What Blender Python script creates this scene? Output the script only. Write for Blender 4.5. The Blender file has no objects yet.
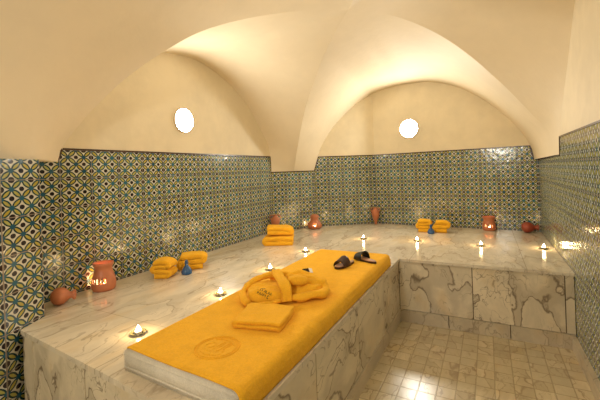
import bpy, bmesh, math, random
from mathutils import Vector, noise, Matrix
random.seed(7)
SC = bpy.context.scene
COL = SC.collection
R = math.radians

# ------------------------------------------------------------------ camera
cd = bpy.data.cameras.new('camera')
cam = bpy.data.objects.new('camera', cd); COL.objects.link(cam)
cd.sensor_fit = 'HORIZONTAL'; cd.sensor_width = 36.0
cd.lens = 36.0 * 349.0 / 600.0
cd.shift_y = -28.1 / 600.0
cd.clip_start = 0.02
cam.matrix_world = (Matrix.Translation((0, 0, 1.46)) @ Matrix.Rotation(math.atan(187 / 349.0), 4, 'Z')
                    @ Matrix.Rotation(R(90), 4, 'X') @ Matrix.Rotation(R(-2.1), 4, 'Z'))
SC.camera = cam
# ------------------------------------------------------------------ world, exposure, lights
w = bpy.data.worlds.new('world'); SC.world = w; w.use_nodes = True
w.node_tree.nodes['Background'].inputs[0].default_value = (1.0, 0.78, 0.5, 1)
w.node_tree.nodes['Background'].inputs[1].default_value = 0.02
SC.view_settings.view_transform = 'Standard'; SC.view_settings.look = 'None'
SC.view_settings.exposure = 0.22; SC.view_settings.gamma = 1.0
SC.view_settings.use_curve_mapping = False
SC.cycles.use_denoising = True
SC.cycles.max_bounces = 10; SC.cycles.diffuse_bounces = 6
SC.cycles.sample_clamp_indirect = 4.0
LAMP_STRENGTH = 140.0
ENTRY_FILL = 150.0
RIGHT_FILL = 45.0       # wall lamps; the last two are added fill, out of frame
LAMP_COL = (1.0, 0.80, 0.55)
FLAME_COL = (1.0, 0.66, 0.30)

# ------------------------------------------------------------------ node helper
class NT:
    def __init__(self, name):
        self.m = bpy.data.materials.new(name); self.m.use_nodes = True
        self.t = self.m.node_tree; self.n = self.t.nodes; self.l = self.t.links
        self.b = self.n['Principled BSDF']
    def new(self, typ, **k):
        o = self.n.new(typ)
        for a, v in k.items(): setattr(o, a, v)
        return o
    def setin(self, sock, v):
        if hasattr(v, 'is_linked'): self.l.new(v, sock)
        else: sock.default_value = v
    def math(self, op, a, b=None, c=None, clamp=False):
        o = self.new('ShaderNodeMath', operation=op, use_clamp=clamp)
        self.setin(o.inputs[0], a)
        if b is not None: self.setin(o.inputs[1], b)
        if c is not None: self.setin(o.inputs[2], c)
        return o.outputs[0]
    def vmath(self, op, a, b=None, scale=None):
        o = self.new('ShaderNodeVectorMath', operation=op)
        self.setin(o.inputs[0], a)
        if b is not None: self.setin(o.inputs[1], b)
        if scale is not None: o.inputs['Scale'].default_value = scale
        return o.outputs[0]
    def step(self, v, lo, hi):          # smoothstep lo..hi -> 0..1
        o = self.new('ShaderNodeMapRange', interpolation_type='SMOOTHSTEP')
        self.setin(o.inputs[0], v); o.inputs[1].default_value = lo; o.inputs[2].default_value = hi
        return o.outputs[0]
    def mix(self, f, a, b, mode='MIX'):
        o = self.new('ShaderNodeMix', data_type='RGBA', blend_type=mode)
        self.setin(o.inputs[0], f)
        self.setin(o.inputs[6], a if hasattr(a, 'is_linked') else (*a, 1))
        self.setin(o.inputs[7], b if hasattr(b, 'is_linked') else (*b, 1))
        return o.outputs[2]
    def noise(self, vec, scale, detail=3, rough=0.5, dist=0.0, out=0):
        o = self.new('ShaderNodeTexNoise'); self.setin(o.inputs['Vector'], vec)
        o.inputs['Scale'].default_value = scale; o.inputs['Detail'].default_value = detail
        o.inputs['Roughness'].default_value = rough; o.inputs['Distortion'].default_value = dist
        return o.outputs[out]
    def bump(self, h, strength, dist=0.01):
        o = self.new('ShaderNodeBump'); o.inputs['Strength'].default_value = strength
        o.inputs['Distance'].default_value = dist; self.setin(o.inputs['Height'], h)
        self.l.new(o.outputs[0], self.b.inputs['Normal'])
    def coord(self, kind='Object'):
        return self.new('ShaderNodeTexCoord').outputs[kind]
    def set(self, **k):
        for a, v in k.items():
            s = self.b.inputs[{'color': 'Base Color', 'rough': 'Roughness', 'metal': 'Metallic', 'spec': 'Specular IOR Level',
                               'em': 'Emission Color', 'es': 'Emission Strength', 'sheen': 'Sheen Weight', 'coat': 'Coat Weight',
                               'trans': 'Transmission Weight', 'ior': 'IOR', 'coatr': 'Coat Roughness'}[a]]
            if isinstance(v, tuple) and len(v) == 3: v = (*v, 1)
            self.setin(s, v)
        return self.m

def m_plaster(name, col, amt=0.06):
    t = NT(name); c = t.coord()
    n = t.noise(c, 1.3, 4, 0.6); n2 = t.noise(c, 7, 4, 0.6)
    f = t.math('ADD', t.math('MULTIPLY', n, 0.7), t.math('MULTIPLY', n2, 0.3))
    dark = tuple(x * (1 - amt * 2) for x in col)
    t.set(color=t.mix(t.step(f, 0.35, 0.65), dark, col), rough=0.62, spec=0.3)
    t.bump(t.noise(c, 9, 4, 0.55), 0.12, 0.02)
    return t.m

def m_tile():
    """Painted faience: interlocked circles - leaf shapes on a diagonal lattice, dark dots between, teal stars at the crossings."""
    t = NT('painted faience tile'); uv = t.coord('UV')
    s = t.new('ShaderNodeSeparateXYZ'); t.l.new(uv, s.inputs[0]); u, v = s.outputs[0], s.outputs[1]   # one unit = one pattern period
    # little hand-painted wobble
    nz = t.noise(uv, 5.0, 2, 0.5, 0, 1); sn = t.new('ShaderNodeSeparateColor'); t.l.new(nz, sn.inputs[0])
    uu = t.math('ADD', u, t.math('MULTIPLY', t.math('SUBTRACT', sn.outputs[0], 0.5), 0.03))
    vv = t.math('ADD', v, t.math('MULTIPLY', t.math('SUBTRACT', sn.outputs[1], 0.5), 0.03))
    a = t.math('ADD', uu, vv); b = t.math('SUBTRACT', uu, vv)
    fa = t.math('ABSOLUTE', t.math('SUBTRACT', t.math('FRACT', a), 0.5))      # 0 centre .. .5 edge
    fb = t.math('ABSOLUTE', t.math('SUBTRACT', t.math('FRACT', b), 0.5))
    mx = t.math('MAXIMUM', fa, fb); mn = t.math('MINIMUM', fa, fb)
    om = t.math('SUBTRACT', 1.0, mx)
    d = t.math('SQRT', t.math('ADD', t.math('MULTIPLY', om, om), t.math('MULTIPLY', mn, mn)))   # to the neighbouring circle's centre
    r = t.math('SQRT', t.math('ADD', t.math('MULTIPLY', fa, fa), t.math('MULTIPLY', fb, fb)))
    ea = t.math('SUBTRACT', 0.5, fa); eb = t.math('SUBTRACT', 0.5, fb)
    rc = t.math('SQRT', t.math('ADD', t.math('MULTIPLY', ea, ea), t.math('MULTIPLY', eb, eb)))
    lens = t.math('LESS_THAN', d, 0.715); inner = t.math('LESS_THAN', d, 0.60)
    star = t.math('LESS_THAN', rc, 0.19); dot = t.math('LESS_THAN', r, 0.185); hole = t.math('LESS_THAN', r, 0.035)
    # one random value per tile (two periods wide and high)
    tu = t.math('FLOOR', t.math('MULTIPLY', u, 0.5)); tv = t.math('FLOOR', t.math('MULTIPLY', v, 0.5))
    cb = t.new('ShaderNodeCombineXYZ'); t.l.new(tu, cb.inputs[0]); t.l.new(tv, cb.inputs[1])
    wn = t.new('ShaderNodeTexWhiteNoise', noise_dimensions='3D'); t.l.new(cb.outputs[0], wn.inputs['Vector'])
    rnd = wn.outputs['Value']
    blot = t.noise(uv, 1.2, 3, 0.6)
    cream = t.mix(blot, (0.50, 0.50, 0.43), (0.68, 0.67, 0.58))
    leafc = t.mix(t.step(blot, 0.35, 0.65), (0.44, 0.36, 0.05), (0.40, 0.42, 0.13))
    lined = t.mix(rnd, (0.004, 0.030, 0.035), (0.018, 0.085, 0.10))
    starc = t.mix(rnd, (0.008, 0.07, 0.13), (0.03, 0.16, 0.24))
    c = t.mix(lens, cream, lined)
    c = t.mix(inner, c, leafc)
    c = t.mix(star, c, starc)
    c = t.mix(dot, c, (0.012, 0.007, 0.012))
    # tile joints, with the dark half-lozenges painted along them
    ju = t.math('ABSOLUTE', t.math('SUBTRACT', t.math('FRACT', t.math('ADD', t.math('MULTIPLY', u, 0.5), 0.5)), 0.5))
    jv = t.math('ABSOLUTE', t.math('SUBTRACT', t.math('FRACT', t.math('ADD', t.math('MULTIPLY', v, 0.5), 0.5)), 0.5))
    j = t.math('LESS_THAN', t.math('MINIMUM', ju, jv), 0.012)
    nearj = t.math('LESS_THAN', t.math('MINIMUM', ju, jv), 0.11)
    bigdot = t.math('MULTIPLY', nearj, t.math('LESS_THAN', r, 0.23))
    c = t.mix(bigdot, c, (0.014, 0.008, 0.014))
    c = t.mix(j, c, (0.25, 0.21, 0.16))
    t.set(color=c, rough=t.math('ADD', 0.10, t.math('MULTIPLY', blot, 0.10)), spec=0.5)
    h = t.math('SUBTRACT', t.noise(uv, 1.6, 2, 0.5), t.math('MULTIPLY', j, 0.5))
    t.bump(h, 0.18, 0.012)
    return t.m

def m_marble(name, base=(0.70, 0.62, 0.47), vein=(0.30, 0.25, 0.19), rough=0.16, scale=1.0, strength=1.0, joints=None, tile=None):
    t = NT(name); c = t.coord()
    oi = t.new('ShaderNodeObjectInfo')
    off = t.new('ShaderNodeCombineXYZ')
    for k, f in ((0, 17.0), (1, 31.0), (2, 11.0)): t.l.new(t.math('MULTIPLY', oi.outputs['Random'], f), off.inputs[k])
    mp = t.new('ShaderNodeMapping'); t.l.new(c, mp.inputs['Vector'])
    mp.inputs['Rotation'].default_value = (0.55, 0.65, 0.6); mp.inputs['Scale'].default_value = (1.55, 0.62, 1.1)
    p = t.vmath('ADD', mp.outputs[0], off.outputs[0])
    if tile:                                            # every small tile cut from another piece of stone
        sc = t.vmath('SCALE', c, scale=1.0 / tile)
        fl = t.vmath('FLOOR', sc)
        wn = t.new('ShaderNodeTexWhiteNoise', noise_dimensions='3D'); t.l.new(fl, wn.inputs['Vector'])
        p = t.vmath('ADD', p, t.vmath('SCALE', wn.outputs['Color'], scale=0.35))
    warp = t.vmath('SCALE', t.vmath('SUBTRACT', t.noise(p, 1.6 * scale, 3, 0.5, 0, 1), (0.5, 0.5, 0.5)), scale=0.55)
    q = t.vmath('ADD', p, warp)
    fine = t.vmath('ADD', q, t.vmath('SCALE', t.noise(p, 9 * scale, 3, 0.6, 0, 1), scale=0.075))
    n1 = t.noise(fine, 1.35 * scale, 2, 0.45)
    v1 = t.math('SUBTRACT', 1.0, t.step(t.math('ABSOLUTE', t.math('SUBTRACT', n1, 0.50)), 0.0, 0.013))
    patch = t.math('MULTIPLY', t.step(n1, 0.50, 0.51), t.math('SUBTRACT', 1.0, t.step(n1, 0.54, 0.60)))
    n2 = t.noise(t.vmath('ADD', fine, (5.2, 1.3, 7.7)), 3.1 * scale, 2, 0.5)
    v2 = t.math('SUBTRACT', 1.0, t.step(t.math('ABSOLUTE', t.math('SUBTRACT', n2, 0.5)), 0.0, 0.014))
    n3 = t.noise(t.vmath('ADD', fine, (1.2, 8.3, 2.7)), 5.5 * scale, 2, 0.5)
    v3 = t.math('SUBTRACT', 1.0, t.step(t.math('ABSOLUTE', t.math('SUBTRACT', n3, 0.5)), 0.0, 0.016))
    mask = t.step(t.noise(p, 1.1 * scale, 2), 0.42, 0.60)
    cloud = t.noise(q, 2.4 * scale, 5, 0.65)
    col = t.mix(t.step(cloud, 0.35, 0.68), tuple(x * 0.80 for x in base), base)
    warmc = tuple(a * b for a, b in zip(base, (0.86, 0.72, 0.50)))
    col = t.mix(t.math('MULTIPLY', t.step(t.noise(p, 3.3, 3), 0.52, 0.72), 0.45), col, warmc)
    lv = tuple((a * 0.5 + b * 0.5) for a, b in zip(base, vein))
    col = t.mix(t.math('MULTIPLY', patch, 0.62 * strength), col, lv)
    col = t.mix(t.math('MULTIPLY', t.math('MULTIPLY', v2, mask), 0.75 * strength), col, vein)
    mask3 = t.step(t.noise(t.vmath('ADD', p, (9.0, 4.0, 1.0)), 1.6 * scale, 2), 0.48, 0.62)
    col = t.mix(t.math('MULTIPLY', t.math('MULTIPLY', v3, mask3), 0.6 * strength), col, vein)
    col = t.mix(t.math('MULTIPLY', v1, 0.85 * strength), col, vein)
    sep = t.new('ShaderNodeSeparateXYZ'); t.l.new(c, sep.inputs[0])
    height = None
    if tile or joints:
        per = joints or (tile, tile); wd = 0.035 if tile else 0.0022
        js = []
        for k in (0, 1):
            f = t.math('FRACT', t.math('DIVIDE', sep.outputs[k], per[k]))
            js.append(t.math('SUBTRACT', 0.5, t.math('ABSOLUTE', t.math('SUBTRACT', f, 0.5))))
        if tile:
            wob = t.math('MULTIPLY', t.math('SUBTRACT', t.noise(c, 30, 2), 0.5), 0.05)
            dj = t.math('ADD', t.math('MINIMUM', js[0], js[1]), wob)
            j = t.math('SUBTRACT', 1.0, t.step(dj, wd * 0.5, wd * 1.3))
            tone = t.math('MULTIPLY', wn.outputs['Value'], 0.5)
            col = t.mix(tone, col, tuple(x * 0.62 for x in base))
            col = t.mix(t.math('MULTIPLY', j, 0.5), col, (0.26, 0.20, 0.12))
            height = t.math('SUBTRACT', t.math('MULTIPLY', t.noise(c, 5, 3), 0.25), j)
        else:
            j = t.math('MAXIMUM', t.math('LESS_THAN', js[0], 0.003), t.math('LESS_THAN', js[1], 0.002))
            col = t.mix(t.math('MULTIPLY', j, 0.6), col, (0.25, 0.19, 0.12))
    t.set(color=col, rough=rough, spec=0.5)
    if height is not None: t.bump(height, 0.35, 0.006)
    else: t.bump(t.noise(c, 6, 2), 0.03, 0.01)
    return t.m

def m_terry(name, col, sub=0.0):
    t = NT(name); c = t.coord()
    n = t.step(t.math('ADD', t.math('MULTIPLY', t.noise(c, 14, 3, 0.6), 0.4), t.math('MULTIPLY', t.noise(c, 150, 3, 0.7), 0.6)), 0.38, 0.62)
    t.set(color=t.mix(n, tuple(x * 0.91 for x in col), tuple(min(1, x * 1.06) for x in col)), rough=0.92, spec=0.12, sheen=0.12)
    t.b.inputs['Sheen Tint'].default_value = (1.0, 0.75, 0.35, 1)
    f = t.noise(c, 330, 2, 0.6); g = t.noise(c, 40, 4, 0.65)
    t.bump(t.math('ADD', t.math('MULTIPLY', f, 0.5), t.math('MULTIPLY', g, 0.9)), 0.9, 0.010)
    return t.m

def m_simple(name, col, rough=0.5, metal=0.0, spec=0.5, es=0.0, var=0.12, nscale=20, bump=0.0, **k):
    t = NT(name); c = t.coord(); n = t.noise(c, nscale, 3, 0.6)
    t.set(color=t.mix(n, tuple(x * (1 - var) for x in col), tuple(min(1, x * (1 + var)) for x in col)), rough=rough, metal=metal, spec=spec, **k)
    if es: t.set(em=col, es=es)
    if bump: t.bump(n, bump, 0.004)
    return t.m

def m_emit(name, col, s):
    t = NT(name); t.set(color=(0.8, 0.8, 0.8), em=col, es=s, rough=0.5); return t.m

M = dict(
    plaster=m_plaster('lime plaster', (0.80, 0.70, 0.50)),
    vault=m_plaster('vault plaster', (0.80, 0.695, 0.51), 0.03),
    tile=m_tile(),
    border=m_simple('dark glazed border', (0.06, 0.03, 0.02), 0.25),
    top=m_marble('polished marble top', (0.78, 0.69, 0.54), (0.36, 0.29, 0.21), 0.13, 1.4, 0.8, joints=(0.93, 0.81)),
    slab=m_marble('marble facing slab', (0.76, 0.66, 0.48), (0.20, 0.15, 0.10), 0.25, 1.25, 1.1),
    skirt=m_marble('marble skirting', (0.64, 0.55, 0.40), (0.28, 0.22, 0.15), 0.3, 1.3, 0.9),
    floor=m_marble('tumbled marble mosaic', (0.72, 0.61, 0.40), (0.28, 0.20, 0.12), 0.24, 1.4, 0.85, tile=0.112),
    yellow=m_terry('yellow terry cloth', (0.98, 0.50, 0.030)),
    cream=m_terry('cream quilted cotton', (0.84, 0.78, 0.66)),
    terra=m_simple('terracotta', (0.50, 0.17, 0.075), 0.45, var=0.18, bump=0.1),
    terrad=m_simple('dark red glazed clay', (0.30, 0.055, 0.025), 0.3, var=0.2),
    blue=m_simple('blue glazed ceramic', (0.03, 0.10, 0.26), 0.2),
    wax=m_simple('white wax', (0.85, 0.80, 0.68), 0.4),
    dish=m_simple('dark olive glazed dish', (0.16, 0.14, 0.07), 0.15),
    flame=m_emit('candle flame', (1.0, 0.72, 0.36), 90.0),
    lamp=m_emit('lamp glass', (1.0, 0.95, 0.83), LAMP_STRENGTH),
    fillright=m_emit('right fill lamp glass', (1.0, 0.95, 0.83), RIGHT_FILL),
    fillentry=m_emit('entry fill lamp glass', (1.0, 0.95, 0.83), ENTRY_FILL),
    lampring=m_simple('lamp fitting', (0.75, 0.68, 0.55), 0.4),
    leather=m_simple('dark brown leather', (0.035, 0.012, 0.008), 0.35),
    footbed=m_simple('tan leather footbed', (0.50, 0.27, 0.15), 0.5),
    black=m_simple('black leather', (0.006, 0.006, 0.006), 0.35),
    white=m_simple('white cotton', (0.8, 0.78, 0.74), 0.8),
    thread=m_simple('dark embroidery thread', (0.05, 0.028, 0.01), 0.7),
    grout=m_simple('dark grout', (0.10, 0.065, 0.035), 0.8),
)

# ------------------------------------------------------------------ object helpers
def finish(o, name, mat, parent=None, smooth=False, loc=None):
    me = o.data
    for m in (mat if isinstance(mat, (list, tuple)) else [mat]): me.materials.append(m)
    if smooth:
        for p in me.polygons: p.use_smooth = True
    if parent is not None: o.parent = parent
    if loc is not None: o.location = loc
    return o
def mesh(name, verts, faces, mat, parent=None, smooth=False, loc=None, mats=None, origin=None):
    me = bpy.data.meshes.new(name)
    if origin is not None: verts = [Vector(v) - Vector(origin) for v in verts]; loc = loc or origin
    me.from_pydata([tuple(v) for v in verts], [], faces); me.update()
    o = bpy.data.objects.new(name, me); COL.objects.link(o)
    finish(o, name, mat, parent, smooth, loc)
    if mats:
        for p, i in zip(me.polygons, mats): p.material_index = i
    return o
def bmobj(name, bm, mat, parent=None, smooth=False, loc=None):
    me = bpy.data.meshes.new(name); bmesh.ops.recalc_face_normals(bm, faces=bm.faces); bm.to_mesh(me); bm.free()
    o = bpy.data.objects.new(name, me); COL.objects.link(o)
    return finish(o, name, mat, parent, smooth, loc)
def struct(o): o['kind'] = 'structure'; return o
def tag(o, label, cat, group=None):
    o['label'] = label; o['category'] = cat
    if group: o['group'] = group
    return o
def thing(name, label, cat, loc, rz=0.0, group=None):
    o = bpy.data.objects.new(name, None); COL.objects.link(o); o.location = loc; o.rotation_euler = (0, 0, rz)
    o.empty_display_size = 0.05
    return tag(o, label, cat, group)
def dup(root, loc, rz, label, group=None):
    r = root.copy(); COL.objects.link(r); r.location = loc; r.rotation_euler = (0, 0, rz); r['label'] = label
    if group: r['group'] = group
    for ch in list(root.children):
        c = ch.copy(); COL.objects.link(c); c.parent = r
        for g in list(ch.children):
            d = g.copy(); COL.objects.link(d); d.parent = c
    return r
def prism(bm, pts, z0, z1):
    a = [bm.verts.new((x, y, z0)) for x, y in pts]; b = [bm.verts.new((x, y, z1)) for x, y in pts]
    n = len(pts); bm.faces.new(a[::-1]); bm.faces.new(b)
    for i in range(n): bm.faces.new((a[i], a[(i + 1) % n], b[(i + 1) % n], b[i]))
def bevel(bm, w, seg=2, ang=30):
    es = [e for e in bm.edges if len(e.link_faces) == 2 and e.calc_face_angle(0) > R(ang)]
    bmesh.ops.bevel(bm, geom=es, offset=w, segments=seg, affect='EDGES', profile=0.6)
def lathe_bm(profile, seg=32, holes=None, bm=None, off=(0, 0, 0)):
    bm = bm or bmesh.new(); rings = []
    for r, z in profile:
        if r < 1e-5: rings.append([bm.verts.new((off[0], off[1], z + off[2]))])
        else: rings.append([bm.verts.new((off[0] + r * math.cos(2 * math.pi * k / seg), off[1] + r * math.sin(2 * math.pi * k / seg), z + off[2])) for k in range(seg)])
    for i in range(len(rings) - 1):
        a, b = rings[i], rings[i + 1]
        for k in range(seg):
            if holes and holes(i, k): continue
            k2 = (k + 1) % seg
            if len(a) == 1 and len(b) == 1: continue
            if len(a) == 1: bm.faces.new((a[0], b[k2], b[k]))
            elif len(b) == 1: bm.faces.new((a[k], a[k2], b[0]))
            else: bm.faces.new((a[k], a[k2], b[k2], b[k]))
    return bm
def crspline(pts, n):
    """n+1 points evenly along a Catmull-Rom curve."""
    P = [Vector(p) for p in pts]; P = [2 * P[0] - P[1]] + P + [2 * P[-1] - P[-2]]
    fine = []
    for i in range(1, len(P) - 2):
        for k in range(20):
            u = k / 20; a, b, c, d = P[i - 1:i + 3]
            fine.append(0.5 * ((2 * b) + (c - a) * u + (2 * a - 5 * b + 4 * c - d) * u * u + (3 * b - a - 3 * c + d) * u ** 3))
    fine.append(P[-2])
    L = [0]
    for a, b in zip(fine, fine[1:]): L.append(L[-1] + (b - a).length)
    out = []; j = 0
    for k in range(n + 1):
        s = L[-1] * k / n
        while j < len(L) - 2 and L[j + 1] < s: j += 1
        f = (s - L[j]) / max(1e-9, L[j + 1] - L[j]); out.append(fine[j].lerp(fine[j + 1], min(1, f)))
    return out
def tube(bm, pts, rad, seg=10, closed=False, flat=1.0):
    pts = [Vector(p) for p in pts]; n = len(pts); rings = []
    up = Vector((0, 0, 1))
    for i, p in enumerate(pts):
        if closed: d = pts[(i + 1) % n] - pts[(i - 1) % n]
        else: d = pts[min(n - 1, i + 1)] - pts[max(0, i - 1)]
        d.normalize(); s = d.cross(up)
        if s.length < 1e-3: s = Vector((1, 0, 0))
        s.normalize(); t = s.cross(d)
        r = rad[i] if isinstance(rad, (list, tuple)) else rad
        rings.append([bm.verts.new(p + s * r * math.cos(a) + t * r * flat * math.sin(a)) for a in [2 * math.pi * k / seg for k in range(seg)]])
    for i in range(n if closed else n - 1):
        a, b = rings[i], rings[(i + 1) % n]
        for k in range(seg): bm.faces.new((a[k], a[(k + 1) % seg], b[(k + 1) % seg], b[k]))
    if not closed: bm.faces.new(rings[0][::-1]); bm.faces.new(rings[-1])
def wobble(bm, amp, sc, seed=0.0, amp2=0.0, sc2=30.0):
    for v in bm.verts:
        p = v.co * sc + Vector((seed, seed * 1.7, -seed)); n = noise.noise_vector(p)
        v.co += n * amp
        if amp2: v.co += noise.noise_vector(v.co * sc2 + Vector((seed, 3, 9))) * amp2

# ------------------------------------------------------------------ room plan (metres)
P2 = (-2.385, 0.92); P1 = (-2.52, 1.18); P0 = (-2.79, 1.18)
A = (-2.79, 4.30); B = (-2.378, 4.903); Cc = (-1.58, 5.472); D = (0.57, 5.27)
XR = 0.57; YN = -1.75
ZT, ZL, ZP = 1.69, 1.475, 1.59          # top of tiles between the piers / at the far pier / at the near pier
UP, VP = 0.1175, 0.108                  # pattern period, along the wall and up

def wall(name, segs):
    """segs: list of (polygon in 3D, material index, u-scale, u-axis start point). Faces share one mesh, tile uv in pattern periods."""
    vs = []; fs = []; mi = []; uvs = []
    for poly, m, us, a in segs:
        k = len(vs); vs += poly; fs.append(list(range(k, k + len(poly)))); mi.append(m)
        for p in poly: uvs.append((math.hypot(p[0] - a[0], p[1] - a[1]) / us, (p[2] - ZT) / VP))
    o = mesh(name, vs, fs, [M['tile'], M['plaster']], mats=mi)
    uv = o.data.uv_layers.new(name='UVMap')
    for l in o.data.loops: uv.data[l.index].uv = uvs[l.vertex_index]
    return struct(o)

# ------------------------------------------------------------------ floor
bm = bmesh.new(); prism(bm, [(-2.45, YN), (XR, YN), (XR, 3.5), (-2.45, 3.5)], -0.05, 0.0)
struct(bmobj('floor', bm, M['floor']))

# ------------------------------------------------------------------ vault curves
apex = Vector((-1.035, 2.938, 2.872))
G1L = crspline([(-2.79, 1.43, 1.60), (-2.778, 1.44, 1.68), (-2.70, 1.508, 1.834), (-2.565, 1.624, 2.044), (-2.4, 1.765, 2.254), (-2.2, 1.935, 2.45),
                (-1.996, 2.112, 2.613), (-1.752, 2.322, 2.728), (-1.432, 2.597, 2.821), tuple(apex)], 32)
G1R = crspline([tuple(apex), (-0.73, 3.2, 2.852), (-0.426, 3.461, 2.737), (-0.149, 3.699, 2.546), (0.139, 3.947, 2.267), (0.353, 4.131, 2.024),
                (0.53, 4.275, 1.80), (0.57, 4.15, 1.65), (0.57, 4.05, 1.53)], 32)
G2F = crspline([(-2.563, 4.593, 1.475), (-2.359, 4.372, 1.844), (-2.064, 4.053, 2.264), (-1.654, 3.608, 2.608), (-1.323, 3.25, 2.786), tuple(apex)], 32)
G2N = []
for p in G2F:
    d = p - apex; G2N.append(Vector((min(XR, apex.x - d.x * 1.05), apex.y - d.y * 1.65, apex.z + d.z)))   # foot -> apex
XL = -2.79
L1N = crspline([(XL, 1.43, 1.60), (XL, 1.47, 1.85), (XL, 1.60, 2.08), (XL, 1.80, 2.33), (XL, 2.10, 2.56), (XL, 2.452, 2.694), (XL, 2.80, 2.74)], 32)
L1F = crspline([(XL, 4.30, 1.475), (XL, 4.30, 1.69), (XL, 4.25, 1.867), (XL, 4.02, 2.134), (XL, 3.74, 2.41), (XL, 3.352, 2.618), (XL, 3.013, 2.716), (XL, 2.80, 2.74)], 32)
L2a = crspline([(B[0], B[1], 1.475), (-2.32, 4.944, 1.69), (-2.263, 4.985, 1.868), (-2.085, 5.112, 2.177), (-1.812, 5.307, 2.489), (Cc[0], Cc[1], 2.66)], 16)
L2b = crspline([(Cc[0], Cc[1], 2.66), (-1.40, 5.455, 2.70), (-1.126, 5.429, 2.727)], 6)
def yb(x): return Cc[1] + (x - Cc[0]) / (D[0] - Cc[0]) * (D[1] - Cc[1])
L2c = crspline([(x, yb(x), z) for x, z in ((-1.126, 2.727), (-0.689, 2.697), (-0.295, 2.545), (0.063, 2.272), (0.336, 1.963), (0.489, 1.694), (0.53, 1.51))], 32)
L3F = crspline([(XR, 3.82, 1.53), (XR, 3.76, 1.69), (XR, 3.63, 1.90), (XR, 3.32, 2.237), (XR, 3.03, 2.571), (XR, 2.70, 2.80), (XR, 2.32, 2.93), (XR, 1.95, 2.96)], 32)
L3N = [Vector((XR, 3.9 - p.y, p.z)) for p in L3F]
def resamp(pts, n): return crspline([tuple(p) for p in pts], n)

vs = []; fs = []
def loft(a, b, sub=8, f=None):
    """smooth strip between two equally long point lists"""
    k0 = len(vs); n = len(a)
    for i in range(n):
        for j in range(sub + 1):
            u = j / sub; vs.append(a[i].lerp(b[i], u))
    for i in range(n - 1):
        for j in range(sub):
            q = k0 + i * (sub + 1) + j; fs.append((q, q + 1, q + sub + 2, q + sub + 1))
# left web, back web, right web
loft(L1N + L1F[::-1][1:], G1L + G2F[::-1][1:])
L2 = resamp(L2a + L2b[1:], 32)
loft(L2 + L2c[1:], G2F + G1R[1:])
loft(L3F + L3N[::-1][1:], G1R[::-1] + G2N[::-1][1:])
# near web: a long barrel towards the entrance
def barrel(s, y, x0):
    cx = (x0 + XR) / 2; hw = (XR - x0) / 2; a = s * math.pi
    return Vector((cx - hw * math.cos(a), y, 1.59 + 1.285 * math.sin(a)))
near = G1L + G2N[::-1][1:]; n = len(near)
mid = []
for i in range(n):
    s = i / (n - 1)
    mid.append(barrel(s, 1.10 - 1.45 * max(0, (s - 0.3) / 0.7) ** 1.2, -2.49 + 0.0))
end = [barrel(i / (n - 1), YN, -2.40) for i in range(n)]
loft(near, mid); loft(mid, end, 4)
ceil = mesh('ceiling', vs, fs, M['vault'], smooth=True)
bm = bmesh.new(); bm.from_mesh(ceil.data); bmesh.ops.remove_doubles(bm, verts=bm.verts, dist=0.0005)
bmesh.ops.recalc_face_normals(bm, faces=bm.faces)
key = lambda p: (round(p[0], 2), round(p[1], 2), round(p[2], 2))
groin = {key(p) for p in G1L + G1R + G2F + G2N}
for e in bm.edges:
    if key(e.verts[0].co) in groin and key(e.verts[1].co) in groin and e.calc_face_angle(0) > R(4): e.smooth = False
bm.to_mesh(ceil.data); bm.free(); struct(ceil)

# ------------------------------------------------------------------ walls
l1 = [tuple(p) for p in (L1N + L1F[::-1][1:])]
tileL = [(XL, 1.18, 0), (XL, 4.30, 0), (XL, 4.30, ZT), (XL, 1.465, ZT), (XL, 1.43, 1.60), (XL, 1.18, 1.60)]
plL = [(XL, 1.465, ZT), (XL, 4.30, ZT)] + [p for p in l1[::-1] if p[2] > ZT]
wall('wall_left', [(tileL, 0, UP, (XL, 1.441 - 8 * UP)), (plL, 1, 1, (XL, 0)),
                   ([(*P0, 0), (*P1, 0), (*P1, 1.60), (*P0, 1.60)], 0, UP, P1),
                   ([(*P1, 0), (*P2, 0), (*P2, 1.595), (*P1, 1.60)], 0, 0.145, P1),
                   ([(*P2, 0), (P2[0], YN, 0), (P2[0], YN, 1.59), (*P2, 1.595)], 0, UP, P2),
                   ([(*P0, 1.60), (*P1, 1.60), (XL, 1.43, 1.60)], 1, 1, P0)])
wall('wall_corner', [([(*A, 0), (*B, 0), (*B, ZL), (*A, ZL)], 0, UP, A)])
l2 = [tuple(p) for p in L2a]; l2b = [tuple(p) for p in (L2b + L2c[1:])]
wall('wall_back', [([(*B, 0), (*Cc, 0), (*Cc, ZT), (-2.32, 4.944, ZT), (*B, ZL)], 0, 0.1135, B),
                   ([(*Cc, ZT)] + [p for p in l2[::-1] if p[2] > ZT] + [(-2.32, 4.944, ZT)], 1, 1, B),
                   ([(*Cc, 0), (*D, 0), (*D, 1.50), (0.53, yb(0.53), 1.51), (0.489, yb(0.489), ZT), (*Cc, ZT)], 0, 0.1075, Cc),
                   ([(*Cc, ZT), (0.489, yb(0.489), ZT)] + [p for p in l2b[::-1] if p[2] > ZT + 0.005], 1, 1, Cc)])
l3 = [tuple(p) for p in (L3F + L3N[::-1][1:])]
wall('wall_right', [([(*D, 0), (XR, YN, 0), (XR, YN, 1.69), (XR, 3.78, 1.69), (XR, 3.80, 1.53), (XR, 5.27, 1.50)], 0, UP, D),
                    ([(XR, YN, 1.69)] + [(XR, 0.14, 1.69)] + [p for p in l3[::-1] if p[2] > 1.69] + [(XR, 3.76, 1.69)], 1, 1, D)])
# end wall behind the viewer, closing the barrel
endp = [(p.x, YN, p.z) for p in end]
struct(mesh('wall_front', [(P2[0], YN, 0), (XR, YN, 0), (XR, YN, 1.6)] + endp[::-1] + [(P2[0], YN, 1.6)], [list(range(len(endp) + 4))], M['plaster']))

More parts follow.
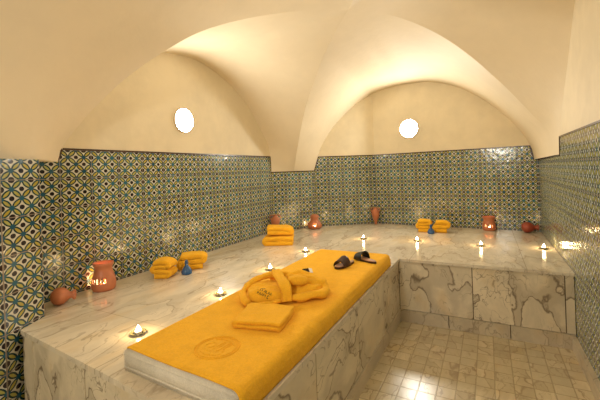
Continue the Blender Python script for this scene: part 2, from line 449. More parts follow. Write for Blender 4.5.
# dark glazed capping along the top of the tiles
def capping(name, pts, h=0.013, d=0.006, inward=None):
    bm = bmesh.new()
    for p, q in zip(pts, pts[1:]):
        p = Vector(p); q = Vector(q); dr = (q - p); nrm = Vector((dr.y, -dr.x, 0))
        if nrm.length < 1e-4: nrm = Vector(inward)
        nrm.normalize()
        if nrm.dot(Vector((-1.0, 2.6, 0)) - Vector((p.x, p.y, 0))) < 0: nrm = -nrm
        side = dr.normalized().cross(nrm)
        a = [p, q, q + side * h, p + side * h]; b = [x + nrm * d for x in a]
        va = [bm.verts.new(x) for x in a]; vb = [bm.verts.new(x) for x in b]
        bm.faces.new(va); bm.faces.new(vb[::-1])
        for i in range(4): bm.faces.new((va[i], va[(i + 1) % 4], vb[(i + 1) % 4], vb[i]))
    struct(bmobj(name, bm, M['border']))
capping('trim_1', [(XL, 4.30, ZL), (XL, 4.30, ZT), (XL, 1.465, ZT), (XL, 1.43, 1.605)], inward=(1, 0, 0))
capping('trim_2', [(*A, ZL), (*B, ZL)])
capping('trim_3', [(*B, ZL), (-2.32, 4.944, ZT), (*Cc, ZT), (0.489, yb(0.489), ZT), (0.53, yb(0.53), 1.51)], inward=(0, -1, 0))
capping('trim_4', [(XR, 5.26, 1.50), (XR, 3.80, 1.53), (XR, 3.78, 1.69), (XR, YN, 1.69)], inward=(-1, 0, 0))

# skirting along the right wall
bm = bmesh.new(); prism(bm, [(XR - 0.03, YN), (XR, YN), (XR, 3.37), (XR - 0.03, 3.37)], 0, 0.10); bevel(bm, 0.004)
struct(bmobj('baseboard_right', bm, M['skirt']))

# ------------------------------------------------------------------ marble bench
BO = Vector((-1.6, 3.0, 0))
bench = thing('marble_bench', 'built-in L-shaped veined marble bench running along the tiled walls', 'bench', BO)
FX, FY = -0.775, 3.375     # faces towards the floor well
def fy(x): return 1.0 - 0.068 * (x + 2.42)
def lp(pts): return [(x - BO.x, y - BO.y) for x, y in pts]
TH = 0.026
bm = bmesh.new()
prism(bm, lp([(-2.422, 1.006), (FX + 0.012, fy(FX) - 0.012), (FX + 0.012, FY - 0.012), (XR - 0.001, FY - 0.012), (XR - 0.001, 5.262), (-1.58, 5.467), (-2.375, 4.90), (-2.787, 4.298), (-2.787, 1.185), (-2.518, 1.185)]), 0.6 - TH, 0.6)
bevel(bm, 0.004, 2, 60)
bmobj('benchtop', bm, M['top'], bench)
def panel(name, x0, y0, x1, y1, z0, z1, mat, th=0.02, gap=0.0035):
    """upright slab from (x0,y0) to (x1,y1) thickness behind the face"""
    d = Vector((x1 - x0, y1 - y0, 0)); L = d.length; d.normalize(); n = Vector((-d.y, d.x, 0))
    a = Vector((x0, y0, 0)) + d * gap; b = Vector((x1, y1, 0)) - d * gap
    bm = bmesh.new(); prism(bm, lp([(a.x, a.y), (b.x, b.y), (b.x + n.x * th, b.y + n.y * th), (a.x + n.x * th, a.y + n.y * th)]), z0, z1)
    bevel(bm, 0.0025, 1)
    bmobj(name, bm, mat, bench)
ys = [fy(FX) + 0.002, 1.54, 2.18, 2.83, FY]
ZS = 0.115
for a, b in zip(ys, ys[1:]): panel('facing_slab', FX, a, FX, b, ZS + 0.004, 0.57, M['slab'])
for a, b in ((0.9, 1.9), (1.9, 2.75), (2.75, FY)): panel('skirting_slab', FX + 0.004, a, FX + 0.004, b, 0.0, ZS, M['skirt'])
xs = [FX, -0.145, 0.508, XR]
for a, b in zip(xs, xs[1:]): panel('facing_slab', a, FY, b, FY, ZS + 0.004, 0.57, M['slab'])
for a, b in ((FX, -0.346), (-0.346, 0.13), (0.13, XR)): panel('skirting_slab', a, FY - 0.004, b, FY - 0.004, 0.0, ZS, M['skirt'])
xs = [-2.415, -2.28, -1.72, -1.2, FX]
for a, b in zip(xs, xs[1:]): panel('facing_slab', a, fy(a) + 0.012, b, fy(b) + 0.012, ZS + 0.004, 0.57, M['slab'])
for a, b in zip(xs, xs[1:]): panel('skirting_slab', a, fy(a) + 0.008, b, fy(b) + 0.008, 0.0, ZS, M['skirt'])
bm = bmesh.new()
prism(bm, lp([(-2.40, 1.03), (FX - 0.008, fy(FX) + 0.03), (FX - 0.008, FY + 0.012), (XR - 0.002, FY + 0.012), (XR - 0.002, 5.25), (-1.58, 5.45), (-2.36, 4.89), (-2.77, 4.29), (-2.77, 1.20), (-2.50, 1.20)]), 0.004, 0.6 - TH)
bmobj('masonry_core', bm, M['grout'], bench)

# ------------------------------------------------------------------ wall lamps
def wall_lamp(name, label, pos, nrm, r=0.15, glass='lamp'):
    nrm = Vector(nrm).normalized()
    t = thing(name, label, 'lamp', Vector(pos), 0, 'round wall lamps in the lunettes')
    t.rotation_mode = 'QUATERNION'; t.rotation_quaternion = nrm.to_track_quat('Z', 'Y')
    bmobj('mounting_ring', lathe_bm([(0, 0.001), (r, 0.001), (r, 0.024), (r - 0.003, 0.028), (r - 0.007, 0.024), (r - 0.007, 0.012), (0, 0.012)], 48), M['lampring'], t, True)
    prof = [((r - 0.008) * math.cos(a), 0.014 + 0.008 * math.sin(a)) for a in [R(90) * k / 10 for k in range(10)]] + [(0, 0.022)]
    bmobj('glass_dome', lathe_bm(prof, 48), M[glass], t, True)
    return t
wall_lamp('wall_lamp', 'glowing round lamp above the rolled towels on the long tiled wall', (XL, 2.655, 2.043), (1, 0, 0), 0.128)
wall_lamp('wall_lamp', 'glowing round lamp above the back ledge at the far end', (-1.014, yb(-1.014), 2.05), (-0.09, -1, 0), 0.138)
wall_lamp('wall_lamp', 'added round fill lamp on the right-hand wall, opposite the long bench', (XR, 1.9, 2.08), (-1, 0, 0), 0.14, 'fillright')  # unseen lamp, added as weak fill from the right
wall_lamp('wall_lamp', 'added round fill lamp on the entrance wall behind the viewer', (-0.95, YN, 2.08), (0, 1, 0), 0.16, 'fillentry')  # unseen lamp, added to brighten the room from behind the camera

# ------------------------------------------------------------------ massage mattress with its terry cover
MX0, MX1, MY0, MY1, MZ = -1.475, -0.795, 0.995, 3.06, 0.692
mt = thing('massage_mattress', 'long cream mattress lying along the bench edge under a yellow towelling sheet', 'mattress', (-1.127, 2.03, 0.6))
bm = bmesh.new(); prism(bm, [(-0.335, -1.035), (0.335, -1.068), (0.335, 1.03), (-0.335, 1.03)], 0.0, MZ - 0.6 - 0.004)
bevel(bm, 0.022, 4); bmobj('mattress_body', bm, M['cream'], mt, True)
bm = bmesh.new()
for z in (0.018, 0.074):
    pts = [(-0.335, -1.036, z), (0.335, -1.069, z), (0.336, 1.03, z), (-0.336, 1.03, z)]
    tube(bm, [pts[0], pts[1]], 0.0035, 8)
bmobj('piping', bm, M['cream'], mt, True)
# cover: a cloth with an arch-shaped cross-section, draped down both long sides and the far end
sec = []
HW = 0.345; TOP = MZ - 0.6 + 0.006; RR = 0.035
sec += [(-HW + 0.022, TOP - 0.004), (-HW + 0.026, TOP - 0.001), (-HW + 0.032, TOP)]
sec += [(-HW + RR + (2 * HW - 2 * RR) * k / 22, TOP) for k in range(1, 22)]
sec += [(HW - RR + RR * math.sin(R(a)), TOP - RR + RR * math.cos(R(a))) for a in (0, 18, 36, 54, 72, 90)]
sec += [(HW + 0.004, 0.054 - 0.012 * k) for k in range(5)]
bm = bmesh.new(); rows = []
NY = 70; Y0, Y1 = -1.03, 1.075
for i in range(NY + 1):
    u = i / NY; y = Y0 + (Y1 - Y0) * u
    drop = 0.0
    e = (y - (Y1 - RR)) / RR
    if e > 0: drop = RR * (1 - math.sqrt(max(0, 1 - e * e)))
    row = []
    for j, (x, z) in enumerate(sec):
        zz = z - drop * (1 if z > 0.05 else 0)
        zz += 0.0018 * noise.noise((x * 6, y * 5, 1.0)) + 0.0008 * noise.noise((x * 22, y * 18, 4.0))
        yy = y + (0.010 * noise.noise((x * 4, 3.3, 0)) - 0.019 * (x + HW) / HW if i == 0 else (-0.019 * (x + HW) / HW * (1 - i / NY)))
        xx = x + (0.005 * noise.noise((y * 5, x, 7.7)) if z < TOP - 0.02 else 0)
        if drop and abs(x) > HW - 0.04: xx = math.copysign(abs(xx) - drop * 0.5, xx)
        row.append(bm.verts.new((xx, yy, max(0.003, zz))))
    rows.append(row)
last = [bm.verts.new((v.co.x, Y1 + 0.002, max(0.004, v.co.z * 0.5))) for v in rows[-1]]; rows.append(last)
last = [bm.verts.new((v.co.x, Y1 + 0.004, 0.004)) for v in rows[-1]]; rows.append(last)
for a, b in zip(rows, rows[1:]):
    for j in range(len(a) - 1): bm.faces.new((a[j], a[j + 1], b[j + 1], b[j]))
cov = bmobj('towelling_cover', bm, M['yellow'], mt, True)
sm = cov.modifiers.new('thick', 'SOLIDIFY'); sm.thickness = 0.006; sm.offset = 1.0
hem = bmesh.new()
tube(hem, [(r.co.x, r.co.y, r.co.z) for r in []] or [(x, Y0 + 0.002 + 0.010 * noise.noise((x * 4, 3.3, 0)) - 0.019 * (x + HW) / HW, max(0.004, z + 0.003)) for x, z in sec], 0.0045, 8)
bmobj('hem', hem, M['yellow'], mt, True)
# embossed round emblem with a swirl of script inside, woven into the cover
em = bmesh.new(); EC = Vector((-1.068 + 1.127, 1.165 - 2.03, TOP + 0.0075))
for rr, tt in ((0.098, 0.0030), (0.086, 0.0022)):
    tube(em, [EC + Vector((rr * math.cos(a), rr * math.sin(a), 0)) for a in [2 * math.pi * k / 48 for k in range(48)]], tt, 6, closed=True)
def sc(pts, r=0.0026):
    tube(em, crspline([EC + Vector((x, y, 0)) for x, y in pts], 24), r, 6)
sc([(-0.060, -0.005), (-0.045, 0.025), (-0.020, 0.020), (-0.022, -0.012), (-0.045, -0.018), (-0.030, -0.040), (0.000, -0.038)])
sc([(-0.005, -0.025), (0.000, 0.040), (0.012, 0.045), (0.010, -0.010), (0.022, -0.028)])
sc([(0.026, -0.025), (0.030, 0.040), (0.042, 0.045), (0.040, -0.010), (0.055, -0.024)])
sc([(-0.052, 0.052), (-0.02, 0.066), (0.03, 0.062), (0.060, 0.040)])
sc([(-0.050, -0.055), (-0.01, -0.068), (0.035, -0.058), (0.058, -0.040)])
bmobj('embossed_emblem', em, M['yellow'], mt, True)

# ------------------------------------------------------------------ folded towels
def towel_bm(L, D, layers, t, seed=0, sag=0.2, start=1, M_=26):
    """one cloth folded zigzag: L along x (the folds' direction), D along y (width of the cloth), `layers` plies, each t thick"""
    path = []; hw = L / 2; r = t / 2
    x = -hw * start
    for k in range(layers):
        z = t * (k + 0.5); a, b = (x, -x)
        rng = random.Random(seed * 31 + k); tr = 1 - 0.05 * rng.random()
        for q in range(13):
            f = q / 12; px = a + (b - a) * f
            lim = hw - r; px = max(-lim, min(lim, px * tr)); path.append((px, z))
        if k < layers - 1:
            s = 1 if b > 0 else -1
            for ang in (-60, -30, 0, 30, 60):
                path.append((s * (hw - r + r * 1.0 * math.cos(R(ang))) * tr, z + r + r * math.sin(R(ang))))
        x = b
    # offset on both sides
    up, dn = [], []
    for i, (px, pz) in enumerate(path):
        p0 = path[max(0, i - 1)]; p1 = path[min(len(path) - 1, i + 1)]
        d = Vector((p1[0] - p0[0], p1[1] - p0[1])); d = d.normalized() if d.length > 1e-6 else Vector((1, 0)); n = Vector((-d.y, d.x))
        h = r * 0.93
        up.append((px + n.x * h, pz + n.y * h)); dn.append((px - n.x * h, pz - n.y * h))
    loop = up + [(path[-1][0] + (0.35 * r if path[-1][0] > 0 else -0.35 * r), path[-1][1])] + dn[::-1]
    bm = bmesh.new(); rings = []; H = layers * t
    ysl = [-1, -0.985, -0.95] + [-0.9 + 1.8 * k / M_ for k in range(M_ + 1)] + [0.95, 0.985, 1]
    for yv in ysl:
        edge = max(0, (abs(yv) - 0.93) / 0.07); ring = []
        for (px, pz) in loop:
            hx = px / hw; hz = pz / H
            sx = 1 - 0.012 * edge ** 2
            z = pz * (1 - sag * (0.35 * hx * hx + 0.25 * yv * yv) * hz) * (1 - 0.05 * edge * edge * hz)
            y = yv * D / 2 * (1 - 0.03 * (hz - .5) ** 2)
            p = Vector((px * sx, y, z))
            nv = noise.noise_vector(Vector((p.x * 11 + seed * 5, p.y * 11, p.z * 16 + seed))) * 0.006
            nv += noise.noise_vector(Vector((p.x * 34 + seed, p.y * 34, p.z * 40))) * 0.0018
            nv.z *= min(1, hz * 3); p += nv; p.z = max(0.0006, p.z)
            ring.append(bm.verts.new(p))
        rings.append(ring)
    for a, b in zip(rings, rings[1:]):
        for j in range(len(a)): bm.faces.new((a[j], a[(j + 1) % len(a)], b[(j + 1) % len(a)], b[j]))
    # end caps: quads between the two sides of the cloth
    n = len(up)
    for ring, flip in ((rings[0], False), (rings[-1], True)):
        for i in range(n - 1):
            q = [ring[i], ring[i + 1], ring[len(loop) - 2 - i], ring[len(loop) - 1 - i]]
            bm.faces.new(q if flip else q[::-1])
        q = [ring[n - 1], ring[n], ring[n + 1]]
        bm.faces.new(q if flip else q[::-1])
    return bm
def towel(label, loc, rz, L, D, layers, t, seed, group=None, start=1, sag=0.2, tilt=(0, 0)):
    o = bmobj('folded_towel', towel_bm(L, D, layers, t, seed, sag, start), M['yellow'], None, True, loc)
    o.rotation_euler = (tilt[0], tilt[1], rz)
    return tag(o, label, 'towel', group)
YAW = math.atan(187 / 349.0)
towel('folded yellow hand towel lying on the mattress in front of the bathrobe', (-1.028, 1.485, 0.7045), R(13), 0.265, 0.235, 2, 0.022, 3, start=-1, sag=0.1)
towel('small squarish folded yellow towel beside the blue flask, nearer the round clay jug', (-2.49, 2.09, 0.6), YAW + R(-2), 0.150, 0.15, 4, 0.041, 5, 'folded towels by the long wall', start=1)
towel('longer folded yellow towel behind the blue flask by the long tiled wall', (-2.47, 2.40, 0.6), YAW + R(14), 0.24, 0.17, 3, 0.048, 8, 'folded towels by the long wall', start=-1)
towel('folded yellow towel, lower one of the stack of two near the far corner', (-2.235, 3.60, 0.6), YAW + R(-3), 0.37, 0.26, 2, 0.056, 11, 'stacked towels near the far corner', start=-1)
towel('folded yellow towel, upper one of the stack of two near the far corner', (-2.265, 3.62, 0.7195), YAW + R(4), 0.32, 0.25, 2, 0.048, 13, 'stacked towels near the far corner', start=1, tilt=(0, R(3)))
towel('folded yellow towel on the back ledge, on the side nearer the tall clay amphora', (-0.775, 4.93, 0.6), R(4), 0.172, 0.15, 4, 0.042, 17, 'folded towels on the back ledge', start=1)
towel('folded yellow towel on the back ledge, on the side nearer the clay burner', (-0.555, 4.93, 0.6), R(4), 0.180, 0.15, 3, 0.053, 19, 'folded towels on the back ledge', start=-1)

# ------------------------------------------------------------------ bathrobe
rb = thing('bathrobe', 'folded yellow towelling bathrobe tied with its own belt on the mattress', 'bathrobe', (-1.115, 1.83, 0.7045), math.atan2(0.6, 0.8))
# local x: along the bundle (0.5 m), local y: away from the viewer, z up
def pillow(cx, cy, cz, ax, ay, az, seed, e=0.75, crease=0.010, nu=56, nv=28, bm=None, rot=0.0, taper=0.0, fold=0.0):
    bm = bm or bmesh.new(); V = []
    for i in range(nv + 1):
        ph = -math.pi / 2 + math.pi * i / nv; row = []
        for j in range(nu):
            th = 2 * math.pi * j / nu
            c = math.copysign(abs(math.cos(ph)) ** e, math.cos(ph)); s = math.copysign(abs(math.sin(ph)) ** e, math.sin(ph))
            x = ax * c * math.copysign(abs(math.cos(th)) ** e, math.cos(th)); y = ay * c * math.copysign(abs(math.sin(th)) ** e, math.sin(th)); z = az * s
            y *= 1 - taper * x / ax; z *= 1 - taper * 0.6 * x / ax
            x, y = x * math.cos(rot) - y * math.sin(rot), x * math.sin(rot) + y * math.cos(rot)
            if fold: z += fold * math.sin(y * 95 + 2 * math.sin(x * 14) + seed) * max(0, s)
            p = Vector((cx + x, cy + y, cz + z))
            p += noise.noise_vector(Vector((p.x * 9 + seed, p.y * 9, p.z * 9))) * crease + noise.noise_vector(Vector((p.x * 28, p.y * 28 + seed, p.z * 28))) * crease * 0.35
            p.z = max(0.001, p.z); row.append(bm.verts.new(p))
        V.append(row)
    for a, b in zip(V, V[1:]):
        for j in range(nu): bm.faces.new((a[j], a[(j + 1) % nu], b[(j + 1) % nu], b[j]))
    return bm
bm = pillow(-0.105, -0.045, 0.038, 0.128, 0.085, 0.042, 1.0, fold=0.006, crease=0.014)
pillow(-0.09, 0.055, 0.040, 0.130, 0.060, 0.042, 6.0, bm=bm, crease=0.010)
pillow(0.11, 0.02, 0.040, 0.140, 0.110, 0.042, 2.5, bm=bm, fold=0.006, crease=0.020)
from mathutils.bvhtree import BVHTree
robe_bvh = BVHTree.FromBMesh(bm)
bmobj('robe_body', bm, M['yellow'], rb, True)
# shawl collar: thick roll running round the left end and over the back
bm = bmesh.new()
tube(bm, crspline([(-0.225, -0.125, 0.018), (-0.252, -0.06, 0.032), (-0.235, 0.03, 0.058), (-0.175, 0.09, 0.084), (-0.09, 0.105, 0.100), (0.02, 0.10, 0.100), (0.12, 0.085, 0.10), (0.20, 0.05, 0.080), (0.245, 0.00, 0.050)], 60), [0.023 + 0.003 * math.sin(k * 0.45) for k in range(61)], 14, flat=0.85)
tube(bm, crspline([(-0.235, -0.135, 0.012), (-0.15, -0.150, 0.018), (-0.07, -0.145, 0.022), (-0.02, -0.135, 0.024)], 30), 0.013, 12)
wobble(bm, 0.008, 15, 3.0, 0.004, 45)
for v in bm.verts: v.co.z = max(0.001, v.co.z)
bmobj('collar', bm, M['yellow'], rb, True)
# sleeves folded in on the right-hand half
for pts, r, sd in (([(0.03, -0.115, 0.028), (0.12, -0.130, 0.030), (0.20, -0.105, 0.030), (0.245, -0.055, 0.034), (0.232, -0.01, 0.05), (0.16, -0.01, 0.072), (0.08, -0.02, 0.085)], 0.029, 5),
                   ([(0.02, 0.02, 0.100), (0.10, 0.035, 0.100), (0.18, 0.02, 0.085), (0.245, -0.015, 0.060)], 0.026, 7)):
    bm = bmesh.new(); tube(bm, crspline(pts, 44), [r * (1 + 0.10 * math.sin(k * 0.5 + sd)) for k in range(45)], 16, flat=0.85)
    wobble(bm, 0.010, 13, sd, 0.004, 42)
    for v in bm.verts: v.co.z = max(0.001, v.co.z)
    bmobj('sleeve', bm, M['yellow'], rb, True)
# belt: flat band over the bundle, with a knot and a loose end
def band(name, pts, wdt, th, sd):
    c = crspline(pts, 50); bm = bmesh.new(); rings = []
    for i, p in enumerate(c):
        d = (c[min(50, i + 1)] - c[max(0, i - 1)]).normalized(); s = Vector((1, 0.12, 0)); s = (s - d * s.dot(d)).normalized(); n = s.cross(d)
        w2 = wdt * (1 + 0.10 * math.sin(i * 0.35 + sd))
        rings.append([bm.verts.new(p + s * w2 * math.cos(a) + n * th * (math.sin(a) + 0.35 * math.cos(4 * a))) for a in [2 * math.pi * k / 18 for k in range(18)]])
    for a, b in zip(rings, rings[1:]):
        for k in range(18): bm.faces.new((a[k], a[(k + 1) % 18], b[(k + 1) % 18], b[k]))
    bm.faces.new(rings[0][::-1]); bm.faces.new(rings[-1]); wobble(bm, 0.003, 22, sd, 0.001, 60)
    for v in bm.verts: v.co.z = max(0.001, v.co.z)
    return bmobj(name, bm, M['yellow'], rb, True)
band('belt', [(-0.045, 0.150, 0.05), (-0.045, 0.135, 0.110), (-0.04, 0.08, 0.130), (-0.03, 0.0, 0.118), (-0.015, -0.08, 0.108), (-0.005, -0.125, 0.080), (-0.002, -0.150, 0.018)], 0.033, 0.012, 1)
bm = pillow(0.075, -0.055, 0.105, 0.060, 0.036, 0.030, 9.0, e=0.8, crease=0.006, nu=32, nv=16, rot=-0.25)
bmobj('belt_knot', bm, M['yellow'], rb, True)
# embroidered lines of lettering on the left lobe
bm = bmesh.new()
def zig(x0, y0, n, s, sd):
    rng = random.Random(sd)
    for k in range(n):
        a = x0 + k * s * 1.25
        st = rng.choice([[(0, 0), (0, 1)], [(0, 1), (0, 0), (.8, 0)], [(0, 0), (.4, 1), (.8, 0)], [(.8, 1), (0, 1), (0, 0), (.8, 0)], [(0, 0), (0, 1), (.8, .5), (0, .5)]])
        tube(bm, [Vector((a + p[0] * s, y0 + p[1] * s * 1.5, 0)) for p in st], 0.0017, 5)
zig(-0.030, 0.020, 3, 0.008, 1); zig(-0.045, 0.002, 7, 0.010, 2); zig(-0.040, -0.020, 6, 0.010, 5)
T = Matrix.Translation((-0.128, -0.105, 0.060)) @ Matrix.Rotation(R(55), 4, 'X') @ Matrix.Rotation(R(-30), 4, 'Z')
bm.transform(T)
nrm = (T.to_3x3() @ Vector((0, 0, 1))).normalized(); org = T.translation
for v in bm.verts:                     # lay the stitching on the cloth
    off = (v.co - org).dot(nrm); hit = robe_bvh.ray_cast(v.co + nrm * 0.2, -nrm)[0]
    if hit is not None: v.co = hit + nrm * (off + 0.0012)
e = bmobj('embroidered_lettering', bm, M['thread'], rb); e['label'] = 'dark embroidered lettering'
# small black and white woven label poking out at the back
bm = bmesh.new(); prism(bm, [(-0.02, -0.016), (0.022, -0.012), (0.018, 0.016), (-0.022, 0.014)], 0, 0.003); bm.transform(Matrix.Translation((0.150, 0.100, 0.115)) @ Matrix.Rotation(R(35), 4, 'X'))
o = bmobj('neck_label', bm, M['black'], rb); o['label'] = 'black woven label with white edge'
bm = bmesh.new(); prism(bm, [(0.024, -0.018), (0.044, -0.022), (0.040, 0.012), (0.020, 0.018)], 0, 0.003); bm.transform(Matrix.Translation((0.150, 0.100, 0.115)) @ Matrix.Rotation(R(35), 4, 'X'))
bmobj('label_edge', bm, M['white'], o)

# ------------------------------------------------------------------ slippers
def slipper(label, loc, rz, strap_m):
    t = thing('slipper', label, 'slipper', loc, rz, 'leather slippers')
    out = []
    for k in range(40):
        a = 2 * math.pi * k / 40; y = 0.125 * math.sin(a); wd = 0.040 + 0.008 * math.sin(a) - 0.006 * math.exp(-((y + 0.02) / 0.04) ** 2)
        out.append((wd * math.copysign(abs(math.cos(a)) ** 0.8, math.cos(a)), y))
    bm = bmesh.new(); prism(bm, out, 0, 0.014); bevel(bm, 0.003); bmobj('sole', bm, M['leather'], t, False)
    bm = bmesh.new(); prism(bm, [(x * 0.90, y * 0.94) for x, y in out], 0.0142, 0.019); bevel(bm, 0.002); bmobj('footbed', bm, M['footbed'], t)
    bm = bmesh.new(); rows = []
    for i in range(13):
        f = i / 12; y = 0.000 + 0.085 * f; hz = 0.072 - 0.026 * f; hw = 0.052 - 0.004 * f
        rows.append([bm.verts.new((hw * math.cos(a), y, 0.006 + hz * math.sin(a) ** 0.9)) for a in [math.pi * k / 18 for k in range(19)]])
    for a, b in zip(rows, rows[1:]):
        for k in range(18): bm.faces.new((a[k], a[k + 1], b[k + 1], b[k]))
    o = bmobj('strap', bm, strap_m, t, True); m = o.modifiers.new('thick', 'SOLIDIFY'); m.thickness = 0.006; m.offset = 0
    return t
slipper('dark brown slipper on the mattress whose wide strap shows its open tan inside', (-1.015, 2.590, 0.7065), R(168), M['leather'])
slipper('slipper with a black strap lying on the mattress nearest the bench edge', (-0.912, 2.785, 0.7065), R(60), M['black'])

# ------------------------------------------------------------------ terracotta ware
def glow(name, loc, power, col=FLAME_COL, r=0.01):
    ld = bpy.data.lights.new(name, 'POINT'); ld.energy = power; ld.color = col; ld.shadow_soft_size = r
    o = bpy.data.objects.new(name, ld); COL.objects.link(o); o.location = loc; return o
def flame_bm(h=0.03, r=0.009, off=(0, 0, 0)):
    return lathe_bm([(0, 0), (r * 0.7, h * 0.10), (r, h * 0.28), (r * 0.85, h * 0.5), (r * 0.45, h * 0.75), (0, h)], 14, off=off)
def burner(label, loc, rz, sc, prof, holes, seg=40, power=1.2):
    t = thing('oil_burner', label, 'oil burner', loc, rz, 'terracotta oil burners')
    pr = [(r * sc, z * sc) for r, z in prof]
    o = bmobj('clay_body', lathe_bm(pr, seg, holes), M['terra'], t, True)
    m = o.modifiers.new('wall', 'SOLIDIFY'); m.thickness = 0.005; m.offset = -1
    bmobj('clay_base', lathe_bm([(0, 0.001), (pr[0][0] * 0.97, 0.001), (pr[0][0] * 0.97, 0.008), (0, 0.008)], seg), M['terra'], t, True)
    bmobj('candle_cup', lathe_bm([(0, 0.009), (0.019 * sc * 5, 0.009), (0.019 * sc * 5, 0.022), (0, 0.022)], 20), M['wax'], t, True)
    bmobj('flame', flame_bm(0.03, 0.007, (0, 0, 0.022)), M['flame'], t, True)
    g = glow('burner_light', (0, 0, 0.055), power * 0.6, r=0.008); g.parent = t
    return t
jug = [(0.35, 0.0), (0.385, 0.06), (0.40, 0.14), (0.405, 0.22), (0.405, 0.30), (0.395, 0.37), (0.375, 0.46), (0.34, 0.58), (0.30, 0.70), (0.285, 0.78), (0.31, 0.86), (0.345, 0.93), (0.345, 1.0)]
def h1(i, k):                     # front: a row of little arched holes; back: one large opening
    return (i in (4, 5) and k % 40 in (26, 28, 30, 32, 34)) or (i in (2, 3, 4, 5, 6) and k % 40 in (14, 15, 16, 17, 18, 19))
burner('round-bellied terracotta oil burner glowing through its holes, beside the long tiled wall', (-2.665, 1.665, 0.6), YAW - R(5), 0.212, jug, h1, power=2.5)
pear = [(0.36, 0.0), (0.45, 0.06), (0.50, 0.15), (0.50, 0.24), (0.47, 0.33), (0.40, 0.44), (0.30, 0.56), (0.24, 0.66), (0.26, 0.74), (0.32, 0.82), (0.30, 0.90), (0.20, 0.96), (0.12, 1.0)]
def h2(i, k): return (i in (3, 4) and k % 40 in (28, 29, 30, 31)) or (i in (2, 3, 4) and k % 40 in (12, 13, 14, 15, 16, 17))
burner('pear-shaped terracotta burner with one lit opening in the far corner', (-2.31, 4.72, 0.6), YAW - R(5), 0.215, pear, h2)
can = [(0.34, 0.0), (0.40, 0.05), (0.42, 0.15), (0.42, 0.27), (0.42, 0.36), (0.40, 0.46), (0.37, 0.58), (0.34, 0.68), (0.33, 0.74), (0.36, 0.82), (0.41, 0.92), (0.42, 1.0)]
def h3(i, k): return (i in (3, 4) and k % 40 in (26, 27, 30, 31, 33)) or (i in (2, 3, 4) and k % 40 in (8, 9, 10, 11, 12))
burner('short cylindrical terracotta burner on the back ledge with a row of lit holes', (0.0, 5.21, 0.6), R(0), 0.185, can, h3)
def amphora(label, loc, h, r, rz=0):
    t = thing('amphora', label, 'vase', loc, rz, 'terracotta amphoras')
    prof = [(0.0, 0.0), (0.30, 0.0), (0.34, 0.03), (0.28, 0.08), (0.42, 0.20), (0.68, 0.36), (0.90, 0.52), (1.0, 0.66), (0.92, 0.78), (0.66, 0.87), (0.40, 0.92), (0.34, 0.95), (0.44, 1.0), (0.30, 1.0), (0.24, 0.94), (0, 0.9)]
    bmobj('clay_body', lathe_bm([(a * r, b * h) for a, b in prof], 32), M['terra'], t, True)
    bm = bmesh.new()
    bm2 = [(-r * 0.40, 0, h * 0.95), (-r * 0.85, 0, h * 0.97), (-r * 1.15, 0, h * 0.86), (-r * 0.95, 0, h * 0.74)]
    bm.free()
    for s in (1, -1):
        bm = bmesh.new(); tube(bm, crspline([(x * s, y, z) for x, y, z in bm2], 14), r * 0.10, 8)
        bmobj('handle', bm, M['terra'], t, True)
    return t
amphora('slender terracotta amphora at the bend of the back wall', (-1.56, 5.36, 0.6), 0.262, 0.062)
amphora('terracotta amphora standing behind the stack of two towels', (-2.695, 4.23, 0.6), 0.262, 0.066, R(30))
def lying_pot(name, label, cat, loc, rz, r, L, mat):
    """gourd-shaped pot lying on its side, mouth along local +x"""
    t = thing(name, label, cat, loc, rz)
    prof = [(0, 0), (0.55, 0.03), (0.88, 0.16), (1.0, 0.34), (0.92, 0.52), (0.66, 0.68), (0.42, 0.78), (0.36, 0.86), (0.48, 0.96), (0.50, 1.0), (0.40, 1.0), (0.28, 0.86), (0.30, 0.7), (0, 0.6)]
    bm = lathe_bm([(a * r, b * L) for a, b in prof], 32)
    bm.transform(Matrix.Translation((-L * 0.4, 0, r)) @ Matrix.Rotation(R(90), 4, 'Y'))
    lo = min(v.co.z for v in bm.verts)
    for v in bm.verts: v.co.z -= lo
    bmobj('clay_body', bm, mat, t, True)
    bm = bmesh.new(); tube(bm, [Vector((L * 0.6, r * 0.50 * math.cos(a), r + r * 0.50 * math.sin(a))) for a in [2 * math.pi * k / 24 for k in range(24)]], r * 0.09, 8, closed=True)
    bmobj('mouth_rim', bm, mat, t, True)
    return t
lying_pot('clay_gourd', 'terracotta gourd jar lying on its side at the near tiled pier', 'jar', (-2.635, 1.335, 0.6), YAW + R(20), 0.060, 0.140, M['terra'])
lying_pot('clay_jar', 'dark red glazed clay jar lying on its side in the far corner', 'jar', (0.425, 5.15, 0.6), R(8), 0.068, 0.175, M['terrad'])

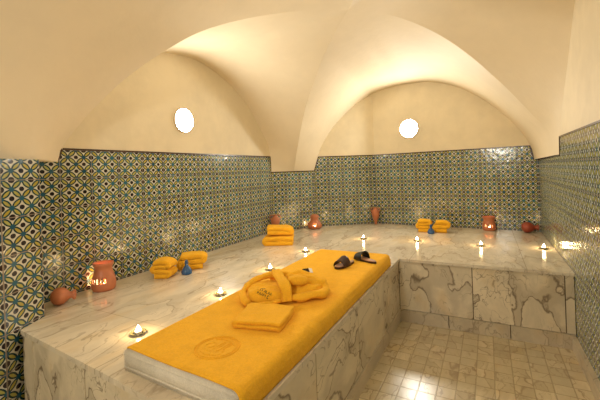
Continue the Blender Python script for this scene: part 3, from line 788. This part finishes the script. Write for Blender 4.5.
# ------------------------------------------------------------------ blue flasks
def flask(label, loc, h):
    t = thing('blue_flask', label, 'flask', loc, 0, 'blue flasks')
    prof = [(0, 0), (0.30, 0), (0.36, 0.05), (0.37, 0.16), (0.33, 0.30), (0.24, 0.45), (0.14, 0.57), (0.10, 0.66), (0.10, 0.74), (0.16, 0.77), (0.16, 0.80), (0, 0.80)]
    bmobj('flask_body', lathe_bm([(a * h, b * h) for a, b in prof], 28), M['blue'], t, True)
    bmobj('stopper', lathe_bm([(0, 0.80 * h), (0.08 * h, 0.80 * h), (0.12 * h, 0.88 * h), (0.09 * h, 0.96 * h), (0, h)], 20), M['blue'], t, True)
flask('small blue stoppered flask in front of the towels by the long wall', (-2.355, 2.22, 0.6), 0.125)
flask('small blue stoppered flask between the two towels on the back ledge', (-0.665, 4.77, 0.6), 0.12)

# ------------------------------------------------------------------ tealights
def tealight():
    t = thing('tealight', 'x', 'candle', (0, 0, 0.6), 0, 'lit tealights on the benchtop')
    bmobj('dish', lathe_bm([(0, 0.001), (0.026, 0.001), (0.040, 0.007), (0.043, 0.011), (0.040, 0.0105), (0.025, 0.005), (0, 0.005)], 32), M['dish'], t, True)
    bmobj('wax_cup', lathe_bm([(0, 0.005), (0.019, 0.005), (0.0195, 0.018), (0.0175, 0.018), (0.017, 0.015), (0, 0.015)], 24), M['wax'], t, True)
    bmobj('flame', flame_bm(0.032, 0.0105, (0, 0, 0.016)), M['flame'], t, True)
    return t
spots = [(-1.725, 1.262, 'lit tealight nearest the corner of the cream mattress'),
         (-1.715, 1.925, 'lit tealight on the marble between the folded bathrobe and the blue flask'),
         (-1.730, 2.600, 'lit tealight on the marble just behind the bathrobe'),
         (-1.745, 3.320, 'lit tealight near the far end of the mattress, facing the stacked towels'),
         (-1.380, 4.180, 'lit tealight beyond the far end of the mattress, in front of the slender amphora'),
         (-0.750, 4.250, 'lit tealight on the back bench in front of the towels and blue flask'),
         (-0.083, 4.190, 'lit tealight on the back bench in front of the cylindrical clay burner'),
         (0.478, 4.230, 'lit tealight closest to the right-hand tiled wall')]
first = tealight()
for i, (x, y, lab) in enumerate(spots):
    if i == 0: first.location = (x, y, 0.6); first['label'] = lab; o = first
    else: o = dup(first, (x, y, 0.6), 0, lab)
for x, y, lab in spots: glow('candle_light', (x, y, 0.665), 0.8, r=0.012)
